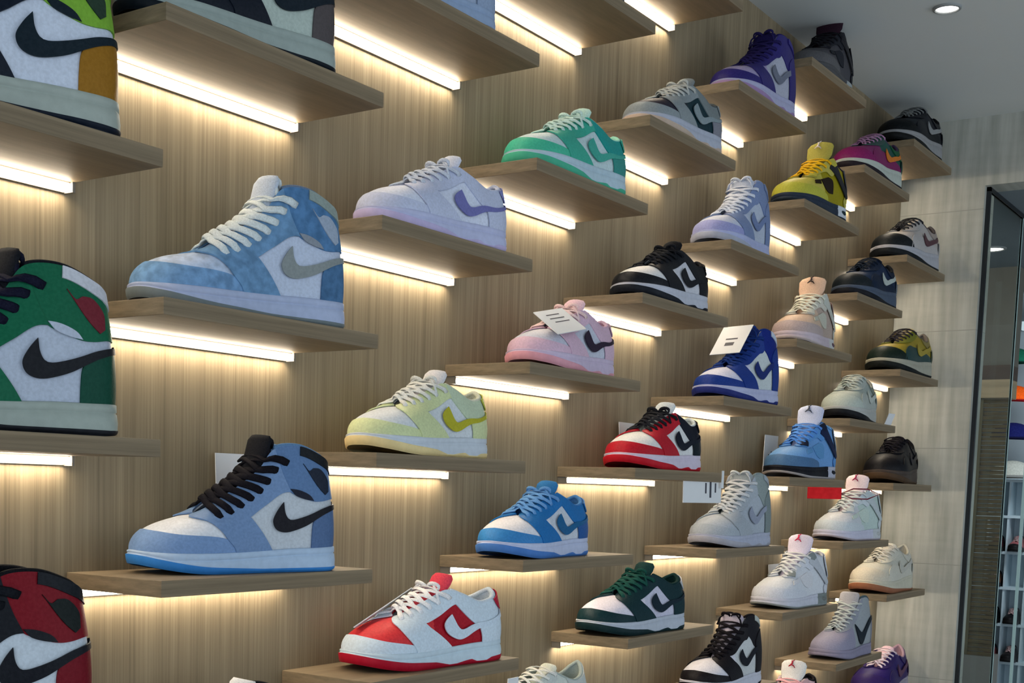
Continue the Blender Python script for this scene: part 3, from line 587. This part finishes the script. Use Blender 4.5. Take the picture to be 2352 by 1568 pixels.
SHOES = {
 (0, 1): ((.294, -.115, -16, .282), 'high', dict(b=(168, 184, 210), o=BK, side_stripe=(5, 22, 34), ankle_panel=(100, 150, 50), ankle_logo=(28, 48, 38), collar_patch=(98, 150, 48), heel_counter=(122, 88, 16), ankle_wedge=(5, 22, 34), midsole=(135, 150, 152), outsole=(6, 16, 32), laces=BK, lining=BK, tongue=(160, 175, 185), toe_cap=BK, eyestay=(8, 18, 34)), 'yellow-ochre heel', 'white high-top sneaker with black stripe, lime ankle and ochre heel at the left edge'),
 (0, 3): ((.294, -.113, -14, .270), 'high', dict(b=(150, 166, 192), o=(5, 82, 60), side_stripe=BK, ankle_logo=(92, 26, 40), collar_patch=(168, 178, 196), ankle_wedge=(150, 166, 192), midsole=(132, 148, 150), outsole=BK, laces=(14, 16, 36), lining=BK, tongue=BK, heel_counter=(0, 58, 46)), 'green ankle', 'green and white high-top sneaker with red ankle patch at the left edge'),
 (0, 5): ((.267, -.113, -14, .268), 'high', dict(b=(165, 182, 202), o=BK, side_stripe=(8, 12, 22), ankle_panel=(98, 6, 22), ankle_logo=(8, 18, 18), collar_patch=(14, 18, 26), heel_counter=(92, 2, 20), midsole=(140, 150, 155), outsole=(90, 5, 20), laces=BK, lining=(12, 14, 20), tongue=BK, ankle_wedge=BK), 'dark red heel', 'dark red, black and white high-top sneaker in the lower left corner'),
 (1, 0): ((.265, -.112, -12, .26), 'high', dict(b=(146, 165, 168), o=(8, 16, 30), side_stripe=(5, 20, 32), heel_counter=(64, 62, 68), midsole=(128, 146, 150), outsole=(4, 14, 26), ankle_panel=(60, 60, 64)), 'charcoal heel', 'grey-white high-top sneaker with black toe and charcoal heel, cut by the top edge'),
 (1, 2): ((.290, -.113, -15, .26), 'high', dict(b=(158, 176, 206), o=(86, 124, 166), side_stripe=(112, 124, 132), ankle_panel=(66, 106, 152), ankle_logo=(130, 148, 176), ankle_wedge=(112, 124, 142), collar_patch=(118, 136, 140), toe_box=(152, 172, 204), toe_cap=(94, 132, 178), heel_counter=(62, 98, 140), midsole=(144, 162, 198), outsole=(92, 106, 114), laces=(178, 194, 206), tongue=(158, 176, 200), lining=(90, 110, 140)), 'pale blue suede', 'light blue suede high-top sneaker with grey side stripe and white laces'),
 (1, 4): ((.280, -.115, -16, .25), 'high', dict(b=(160, 174, 192), o=(92, 122, 166), side_stripe=(10, 10, 20), ankle_panel=(74, 106, 152), ankle_logo=(18, 28, 46), ankle_wedge=(14, 18, 36), collar_patch=(10, 14, 22), toe_box=(184, 196, 214), toe_cap=(96, 128, 176), heel_counter=(66, 92, 136), midsole=(146, 172, 206), outsole=(40, 108, 182), laces=(12, 12, 20), tongue=(14, 16, 24), lining=(80, 116, 160)), 'black-laced blue', 'blue and white high-top sneaker with black laces, black side stripe and bright blue sole'),
 (1, 6): ((.27, -.10, -10, .255), 'high', dict(b=WH, o=BK, tongue=(170, 182, 200), midsole=WH, outsole=BK, lining=BK), 'cropped black', 'black sneaker top with white tongue, cut by the bottom edge below the blue high-top'),
 (2, -1): ((.26, -.10, -8, .255), 'low', dict(b=(128, 148, 180), o=(120, 142, 178), midsole=(124, 148, 186), outsole=(112, 128, 150), side_stripe=(90, 110, 150)), 'cropped pale blue', 'pale blue low sneaker showing only its sole at the top edge'),
 (2, 1): ((.290, -.108, -8, .25), 'low', dict(b=(176, 190, 218), o=(158, 172, 206), side_stripe=(92, 98, 160), midsole=(156, 168, 208), outsole=(160, 158, 204), laces=(166, 180, 204), tongue=(172, 184, 210), lining=(160, 174, 206), heel_tab=(112, 122, 180)), 'lavender', 'pale lavender-blue low sneaker with purple side stripe'),
 (2, 3): ((.275, -.095, -2, .25), 'low', dict(b=(176, 190, 206), o=(172, 188, 152), side_stripe=(150, 152, 40), midsole=(168, 184, 204), outsole=(192, 182, 140), laces=(182, 192, 198), tongue=(176, 184, 198), lining=(176, 186, 178), ankle_panel=(162, 182, 166), heel_tab=(150, 160, 70)), 'pale yellow', 'white and pale yellow low sneaker with olive-yellow side stripe and cream sole'),
 (2, 5): ((.310, -.108, -10, .268), 'low', dict(b=(150, 14, 34), o=(172, 194, 216), toe_box=(178, 46, 54), quarter=(142, 6, 28), side_stripe=(170, 192, 216), midsole=(164, 188, 210), outsole=(142, 6, 36), laces=(196, 206, 220), tongue=(180, 60, 80), lining=(172, 190, 210), heel_tab=(150, 20, 50)), 'red and white', 'red and white low sneaker with white laces and red sole'),
 (3, -2): ((.27, -.10, -6, .25), 'low', dict(b=(60, 64, 70), o=(40, 42, 48), midsole=(90, 90, 90), outsole=(40, 40, 44)), 'cropped dark', 'dark low sneaker heel peeking in at the top edge, between two light strips'),
 (3, 0): ((.285, -.106, -6, .255), 'low', dict(b=(160, 186, 200), o=(48, 146, 134), side_stripe=(52, 142, 136), midsole=(150, 178, 200), outsole=(58, 154, 132), laces=(166, 196, 200), tongue=(160, 196, 196), lining=(140, 200, 190), ankle_panel=(20, 130, 132), heel_counter=(42, 122, 122), toe_cap=(56, 158, 138)), 'mint green', 'mint green and white low sneaker'),
 (3, 2): ((.300, -.088, 0, .25), 'low', dict(b=(164, 176, 200), o=(178, 158, 186), side_stripe=(36, 26, 46), midsole=(170, 164, 196), outsole=(184, 138, 158), laces=(196, 180, 190), tongue=(190, 170, 190), lining=(170, 150, 180), heel_tab=(160, 140, 170)), 'pink', 'pale pink low sneaker with dark brown side stripe and a card lying on its tongue'),
 (3, 4): ((.240, -.088, 0, .25), 'low', dict(b=(168, 182, 202), o=(24, 96, 164), side_stripe=(20, 82, 132), midsole=(158, 174, 210), outsole=(58, 106, 178), laces=(84, 134, 194), tongue=(40, 100, 160), lining=(60, 110, 170), toe_box=(190, 200, 218), heel_counter=(30, 76, 142), toe_cap=(44, 112, 178)), 'bright blue', 'bright blue and white low sneaker with blue laces'),
 (3, 6): ((.26, -.09, -2, .25), 'run', dict(b=(176, 190, 194), o=(164, 178, 184), side_stripe=(150, 164, 170), midsole=WH, outsole=WH, laces=(188, 198, 204), tongue=(180, 192, 190), lining=(140, 156, 160)), 'cropped white', 'white running sneaker top with thick laces at the bottom edge, beside a small upright card'),
 (4, -1): ((.300, -.107, -6, .25), 'low', dict(b=(10, 34, 48), o=(112, 126, 138), toe_box=(30, 30, 46), quarter=(8, 38, 50), side_stripe=(108, 126, 140), midsole=(146, 158, 182), outsole=(160, 150, 144), laces=(150, 160, 166), tongue=(100, 112, 122), lining=(60, 70, 80), ankle_panel=(96, 110, 120), heel_counter=(104, 110, 128)), 'grey and dark teal', 'grey low sneaker with dark teal side panel'),
 (4, 1): ((.285, -.101, -4, .25), 'low', dict(b=(168, 178, 196), o=BK, side_stripe=BK, midsole=(158, 170, 192), outsole=(14, 20, 30), laces=BK, tongue=(12, 14, 20), lining=BK, toe_box=(180, 190, 204)), 'black and white low', 'black and white low sneaker with black laces, right of the pink sneaker'),
 (4, 3): ((.300, -.093, -2, .26), 'low', dict(b=(186, 196, 208), o=(150, 20, 38), side_stripe=(8, 14, 30), midsole=(176, 176, 204), outsole=(156, 14, 34), laces=(20, 22, 30), tongue=(170, 186, 200), lining=(170, 186, 196), ankle_panel=(8, 14, 30), heel_counter=(6, 16, 26), heel_tab=(8, 12, 20)), 'red, white and black', 'red, white and black low sneaker with black laces and red sole'),
 (4, 5): ((.240, -.107, -8, .26), 'low', dict(b=(166, 174, 202), o=(8, 38, 46), side_stripe=(6, 26, 40), midsole=(152, 166, 188), outsole=(8, 34, 40), laces=(20, 66, 62), tongue=(20, 50, 52), lining=(12, 42, 44), toe_box=(186, 192, 216), heel_tab=(160, 172, 190)), 'dark green', 'dark green and white low sneaker with green laces'),
 (5, -2): ((.300, -.107, -6, .25), 'dunkhigh', dict(b=(140, 150, 176), o=(34, 30, 98), side_stripe=(86, 96, 118), midsole=(140, 148, 186), outsole=(128, 110, 158), laces=(26, 22, 74), tongue=(24, 20, 72), lining=(30, 26, 84), toe_box=(130, 128, 172), collar_patch=(38, 34, 110)), 'deep purple high', 'deep purple and white high-top sneaker under the ceiling'),
 (5, 0): ((.265, -.082, 0, .25), 'dunkhigh', dict(b=(150, 166, 194), o=(98, 118, 162), side_stripe=(92, 112, 158), midsole=(146, 160, 204), outsole=(140, 152, 178), laces=(176, 190, 214), tongue=(160, 176, 204), lining=(130, 146, 180), toe_cap=(124, 134, 188), toe_box=(160, 174, 204)), 'dusty blue high', 'dusty grey-blue high-top sneaker with pale laces, above the black and white low sneaker'),
 (5, 2): ((.290, -.107, -6, .25), 'dunkhigh', dict(b=(164, 180, 194), o=(20, 46, 122), side_stripe=(18, 36, 100), midsole=(150, 162, 200), outsole=(26, 38, 106), laces=(18, 44, 110), tongue=(18, 36, 96), lining=(16, 40, 110), toe_box=(172, 182, 212), ankle_panel=(4, 28, 112), collar_patch=(164, 180, 206)), 'royal blue high', 'royal blue and white high-top sneaker with a card over its laces'),
 (5, 4): ((.300, -.101, -4, .25), 'dunkhigh', dict(b=(142, 156, 176), o=(136, 150, 168), side_stripe=(120, 132, 158), midsole=(144, 156, 184), outsole=(138, 146, 164), laces=(166, 178, 192), tongue=(130, 144, 156), lining=(110, 128, 138), ankle_panel=(118, 134, 142), heel_counter=(104, 120, 128)), 'pale grey high', 'plain pale grey high-top sneaker with pale grey laces'),
 (5, 6): ((.290, -.101, -4, .25), 'dunkhigh', dict(b=(166, 178, 190), o=(14, 12, 18), side_stripe=(12, 14, 26), midsole=(166, 176, 198), outsole=(16, 14, 22), laces=(12, 10, 16), tongue=(150, 150, 172), lining=(14, 12, 16), toe_box=(178, 186, 206), collar_patch=(150, 164, 170)), 'black and white high', 'black and white high-top sneaker with white toe box at the bottom edge'),
 (6, -3): ((.330, -.085, 0, .25), 'four', dict(b=(52, 54, 64), o=(22, 26, 36), mesh_panel=(30, 34, 44), wing=(18, 20, 28), midsole=(60, 64, 72), outsole=(24, 28, 34), heel_unit=(130, 144, 154), air_window=(20, 22, 26), laces=(16, 18, 26), tongue=(34, 20, 34), lining=(30, 22, 34), toe_cap=(70, 74, 82), tongue_logo=(90, 24, 40)), 'charcoal', 'charcoal and black basketball sneaker, highest shoe by the ceiling'),
 (6, -1): ((.280, -.107, -6, .25), 'four', dict(b=(160, 158, 72), o=(152, 152, 76), mesh_panel=(34, 28, 22), side_mesh=(36, 28, 18), quarter=(122, 118, 10), wing=(24, 26, 34), heel_tab=(60, 66, 80), midsole=(28, 40, 60), outsole=(24, 36, 48), heel_unit=(168, 182, 200), air_window=(20, 40, 48), laces=(200, 160, 20), tongue=(140, 140, 70), lining=(30, 26, 40), tongue_logo=(180, 180, 190), lace_wing=(150, 150, 60), toe_cap=(150, 156, 60)), 'yellow', 'bright yellow basketball sneaker with navy sole and yellow laces'),
 (6, 1): ((.310, -.082, 2, .25), 'four', dict(b=(176, 160, 148), o=(168, 172, 172), mesh_panel=(160, 166, 162), quarter=(150, 140, 138), wing=(160, 170, 172), midsole=(166, 162, 180), outsole=(160, 156, 164), heel_unit=(168, 176, 184), air_window=(80, 66, 82), laces=(188, 196, 192), tongue=(180, 160, 146), lining=(150, 136, 128), tongue_logo=(50, 40, 40), toe_cap=(150, 142, 148), heel_tab=(140, 126, 128)), 'cream and blush', 'cream and blush-pink basketball sneaker with white laces'),
 (6, 3): ((.320, -.100, -4, .255), 'four', dict(b=(88, 136, 196), o=(72, 126, 192), mesh_panel=(76, 126, 180), wing=(12, 24, 60), lace_wing=(10, 20, 44), midsole=(10, 12, 22), outsole=(140, 142, 152), heel_unit=(150, 160, 184), air_window=(16, 20, 30), laces=(70, 124, 206), tongue=(160, 176, 212), lining=(60, 110, 170), heel_tab=(112, 132, 156), tongue_logo=(60, 70, 90), toe_cap=(60, 96, 140)), 'sky blue', 'sky-blue basketball sneaker with black midsole and pale tongue'),
 (6, 5): ((.300, -.106, -8, .25), 'four', dict(b=(176, 188, 206), o=(172, 184, 204), mesh_panel=(176, 186, 202), wing=(156, 168, 186), lace_wing=(108, 120, 128), midsole=(166, 176, 198), outsole=(120, 132, 142), heel_unit=(104, 116, 122), air_window=(92, 100, 104), laces=(184, 194, 206), tongue=(184, 186, 214), lining=(160, 170, 188), tongue_logo=(176, 46, 84)), 'white with grey', 'white basketball sneaker with grey details and a small red figure on its tongue'),
 (6, 7): ((.30, -.10, -4, .25), 'four', dict(b=(196, 170, 182), o=(180, 190, 205), wing=(180, 150, 160), heel_tab=(30, 28, 32), tongue=(186, 196, 208), tongue_logo=(150, 40, 60), laces=(190, 150, 165), lining=(20, 18, 24), midsole=WH, outsole=WH), 'cropped pink', 'pink and white sneaker tip with black collar at the bottom edge'),
 (7, -2): ((.310, -.104, -6, .265), 'run', dict(b=(20, 66, 62), o=(92, 30, 76), toe_box=(104, 36, 92), toe_cap=(104, 24, 84), side_panel=(98, 24, 80), eyestay=(40, 66, 66), ankle_panel=(6, 70, 44), heel_counter=(36, 62, 60), side_stripe=(170, 100, 30), midsole=(150, 164, 166), outsole=(20, 14, 24), laces=(140, 110, 150), tongue=(128, 116, 150), lining=(60, 50, 80)), 'magenta and green', 'magenta and green running sneaker with orange side stripe'),
 (7, 0): ((.335, -.100, -4, .26), 'run', dict(b=(18, 36, 66), o=(12, 26, 50), toe_cap=(14, 22, 30), side_stripe=(150, 166, 172), midsole=(60, 74, 96), outsole=(8, 12, 22), laces=(14, 24, 40), tongue=(14, 24, 40), lining=(10, 14, 22), heel_counter=(90, 100, 116)), 'navy', 'navy blue running sneaker with pale side stripe'),
 (7, 2): ((.315, -.070, 4, .265), 'run', dict(b=(136, 152, 156), o=(146, 160, 164), toe_cap=(150, 166, 168), side_stripe=(160, 174, 178), midsole=(150, 160, 166), outsole=(8, 12, 18), laces=(150, 164, 168), tongue=(140, 150, 152), lining=(110, 116, 120), ankle_panel=(104, 118, 116)), 'silver grey', 'silver-grey running sneaker with thick black sole'),
 (7, 4): ((.310, -.106, -8, .25), 'four', dict(b=(172, 184, 200), o=(168, 184, 200), mesh_panel=(164, 186, 188), quarter=(158, 182, 188), wing=(160, 176, 190), midsole=(168, 176, 204), outsole=(150, 150, 168), heel_unit=(164, 176, 190), air_window=(150, 160, 170), laces=(176, 190, 200), tongue=(196, 190, 206), lining=(180, 186, 200), tongue_logo=(140, 40, 80)), 'white, red-tagged', 'white basketball sneaker with a red tag tied to its laces'),
 (7, 6): ((.300, -.101, -4, .25), 'blazer', dict(b=(122, 128, 154), o=(124, 130, 152), quarter=(128, 140, 154), side_stripe=(14, 24, 36), midsole=(116, 118, 146), outsole=(110, 112, 140), laces=(150, 164, 174), tongue=(142, 148, 162), lining=(60, 80, 92), eyestay=(120, 130, 148), toe_box=(122, 126, 154)), 'lavender grey high', 'lavender-grey high-top sneaker with large black side stripe and low flat sole'),
 (8, -3): ((.285, -.103, -6, .275), 'run', dict(b=(12, 16, 28), o=(8, 12, 22), side_stripe=(116, 124, 134), midsole=(120, 126, 136), outsole=(8, 10, 12), laces=(90, 98, 104), tongue=(20, 24, 32), lining=(10, 12, 18), toe_cap=(6, 10, 14), toe_box=(8, 14, 26)), 'black with white stripe', 'black running sneaker with white side stripe, top right under the ceiling'),
 (8, -1): ((.320, -.101, -6, .29), 'run', dict(b=(150, 152, 158), o=(144, 148, 156), side_stripe=(70, 46, 58), toe_cap=(14, 20, 26), side_panel=(150, 154, 162), midsole=(144, 152, 168), outsole=(10, 16, 22), laces=(30, 32, 38), tongue=(150, 150, 152), lining=(60, 60, 66), ankle_panel=(134, 130, 132)), 'off-white with maroon stripe', 'off-white running sneaker with dark maroon side stripe and black toe'),
 (8, 1): ((.315, -.102, -6, .28), 'run', dict(b=(128, 118, 40), o=(34, 62, 60), toe_cap=(14, 28, 24), side_panel=(34, 60, 62), eyestay=(100, 106, 40), ankle_panel=(110, 104, 60), heel_counter=(70, 82, 74), side_stripe=(136, 126, 50), midsole=(140, 146, 140), outsole=(8, 14, 14), laces=(36, 34, 44), tongue=(150, 146, 110), lining=(90, 90, 90)), 'yellow and green', 'mustard yellow and dark green running sneaker'),
 (8, 3): ((.345, -.068, 3, .285), 'run', dict(b=(12, 14, 24), o=(10, 12, 20), side_stripe=(16, 18, 28), toe_cap=(14, 14, 20), midsole=(60, 54, 52), outsole=(62, 48, 34), laces=(16, 14, 24), tongue=(12, 12, 18), lining=(8, 8, 14)), 'all-black', 'all-black running sneaker with brown sole, beside the tiled wall'),
 (8, 5): ((.280, -.096, -4, .28), 'run', dict(b=(168, 174, 172), o=(172, 178, 176), side_stripe=(160, 166, 166), midsole=(168, 172, 164), outsole=(124, 84, 62), laces=(178, 182, 182), tongue=(174, 180, 180), lining=(150, 156, 156), toe_cap=(170, 172, 166)), 'white with gum sole', 'off-white running sneaker with brown gum sole, beside the tiled wall'),
 (8, 7): ((.335, -.082, 0, .285), 'run', dict(b=(34, 22, 92), o=(38, 26, 84), side_stripe=(72, 44, 74), midsole=(130, 130, 150), outsole=(60, 40, 90), laces=(186, 180, 200), tongue=(190, 170, 190), lining=(150, 130, 150), heel_counter=(50, 34, 72)), 'purple', 'purple running sneaker with white laces, lower right corner'),
}
EMPTY_SHELVES = {(4, -3): 'oak shelf with light strip, rightmost of those cut by the top edge'}
for (c, k), (pl, sty, cols, nm, lab) in SHOES.items():
    cols = {a: A(b) for a, b in cols.items()}
    if k != 0 or True: shelf(c, k, f'oak shelf with light strip holding the {nm} sneaker')
    sneaker(c, k, *pl, sty, cols, lab, suede=('toe_cap', 'eyestay', 'ankle_panel', 'heel_counter', 'toe_box') if (c, k) == (1, 2) else ())
for (c, k), lab in EMPTY_SHELVES.items(): shelf(c, k, lab)
# ------------------------------------------------------------------ cards and tags
def card(name, o, U, Vv, label, marks=(), th=.0012, mat=None, group='price cards by the sneakers'):
    """thin card: corner o, edges U and Vv (metres); marks = printed bars (a0, a1, b0, b1) in card fractions"""
    o, U, Vv = Vector(o), Vector(U), Vector(Vv); n = U.cross(Vv).normalized(); e = empty(name, o); tag(e, label, 'card', group)
    q = [Vector((0, 0, 0)), U, U + Vv, Vv]; V = [p + n * th / 2 for p in q] + [p - n * th / 2 for p in q]
    link('sheet', mesh('card_sheet', V, [(0, 1, 2, 3), (7, 6, 5, 4), (0, 4, 5, 1), (1, 5, 6, 2), (2, 6, 7, 3), (3, 7, 4, 0)], False), mat or M_CARD, e)
    if marks:
        V, F = [], []
        for a0, a1, b0, b1 in marks:
            for sg in (1, -1):
                m0 = len(V); V += [U * a + Vv * b + n * sg * (th / 2 + .0002) for a, b in ((a0, b0), (a1, b0), (a1, b1), (a0, b1))]; F.append((m0, m0 + 1, m0 + 2, m0 + 3))
        link('print', mesh('card_print', V, F, False), M_INK, e)
    return e
z = zrow
card('price_card', (.207, -.012, z(4) + .0006), (.10, 0, 0), (0, .006, .127), 'white card standing against the wall behind the black-laced blue high-top')
card('price_card', (.737, -.095, z(2) + .0755), (.078, 0, .0155), (-.010, -.047, -.033), 'white card lying on the tongue of the pink low sneaker', [(.25, .7, .2, .24), (.25, .75, .36, .40), (.3, .8, .52, .56)])
card('price_card', (1.480, -.058, z(2) + .139), (.004, -.056, .003), (-.050, .004, -.055), 'white card hanging over the laces of the royal blue high-top', [(.3, .7, .45, .5), (.35, .65, .6, .72)])
card('price_card', (1.177, -.012, z(3) + .0006), (.085, 0, 0), (0, .006, .081), 'white card standing against the wall behind the red, white and black low sneaker')
card('price_card', (1.812, -.016, z(3) + .0006), (.075, 0, 0), (.020, .006, .090), 'white card leaning behind the sky-blue sneaker', [(.30, .42, .45, .55), (.48, .6, .5, .62)])
card('price_card', (1.90, -.012, z(5) + .0006), (.08, 0, 0), (0, .006, .079), 'white card standing behind the white and grey sneaker')
card('price_card', (.388, -.066, z(5) + .0545), (.1185, 0, .0432), (.022, .0135, -.003), 'thin pale card leaning edge-on behind the red and white low sneaker')
card('price_card', (.615, -.105, z(6) + .020), (.028, 0, .001), (0, 0, -.06), 'small white card left of the cropped white running sneaker') if False else None
e = card('hanging_sign', (1.168, -.134, z(3) - TH - .0004), (.155, 0, 0), (.002, 0, -.036), 'white paper sign hanging under the shelf of the red, white and black low sneaker', [(.56, .60, .05, .55), (.68, .73, .0, .75), (.82, .86, .05, .5)], group='paper signs')
link('strap', boxmesh('strap', (.144, -.0065, -.010), (.152, -.0052, TH + .004)), M_CARD, e)
card('price_card', (xcol(7) + .275, -.128, z(2) + .0006), (.035, -.004, 0), (.032, 0, .028), 'small white card corner at the right end of the silver-grey sneaker shelf')
card('price_card', (xcol(3) + .045, -.09, z(6) + .0006), (.028, 0, .0), (.004, .0, .094), 'small upright white card at the bottom edge left of the cropped white sneaker')
# red tag tied to the white sneaker
rt = empty('red_tag', (xcol(7) + .10, -.100, z(4) + .066), math.radians(-62)); tag(rt, 'red plastic tag tied to the laces of the white sneaker near the tiled wall', 'tag')
link('tag_body', boxmesh('tag_body', (-.078, -.0015, .026), (-.004, .0015, .052), .001), leather(A((168, 20, 28))), rt)
pth = [(-.006, 0, .038), (.02, -.004, .050), (.05, -.006, .050), (.078, -.004, .040), (.052, -.004, .028), (.02, -.002, .028)]
link('tie_loop', mesh('tie_loop', *tube(pth, .0016, .0016, (0, 1, 0), n=6, closed=True)), leather(A((90, 20, 40))), rt)

# sneakers in the far pigeonholes
FAR = [(.283, -.650, (60, 30, 40), 'dark and pink sneaker in the far pigeonholes, second row'), (.201, -.650, (150, 90, 100), 'pink and black sneaker in the far pigeonholes, right of the dark and pink one'),
       (.283, -.806, (96, 74, 62), 'brown sneaker in the far pigeonholes, third row'), (.283, -.968, (16, 24, 28), 'black sneaker in the far pigeonholes, fourth row left'), (.201, -.968, (12, 14, 22), 'black sneaker in the far pigeonholes, fourth row right'),
       (.283, -1.135, (120, 60, 70), 'pinkish black sneaker in the far pigeonholes, fifth row left'), (.201, -1.135, (30, 28, 32), 'black sneaker with pink-white stripe in the far pigeonholes, fifth row right')]
for y, zz, c_, lab in FAR:
    e = empty('running_sneaker', (5.445, y, zz + .0004), math.pi, .165); tag(e, lab, 'sneaker', 'sneakers in the far pigeonholes')
    for p, col in (('toe_box', c_), ('quarter', c_), ('toe_cap', (16, 16, 20)), ('tongue', c_), ('laces', (170, 150, 160)), ('lining', (20, 20, 24)), ('midsole', (30, 30, 34)), ('outsole', (20, 20, 24))):
        link(p, part_mesh('run', 'run', p), leather(A(col)), e, slot_obj=True)
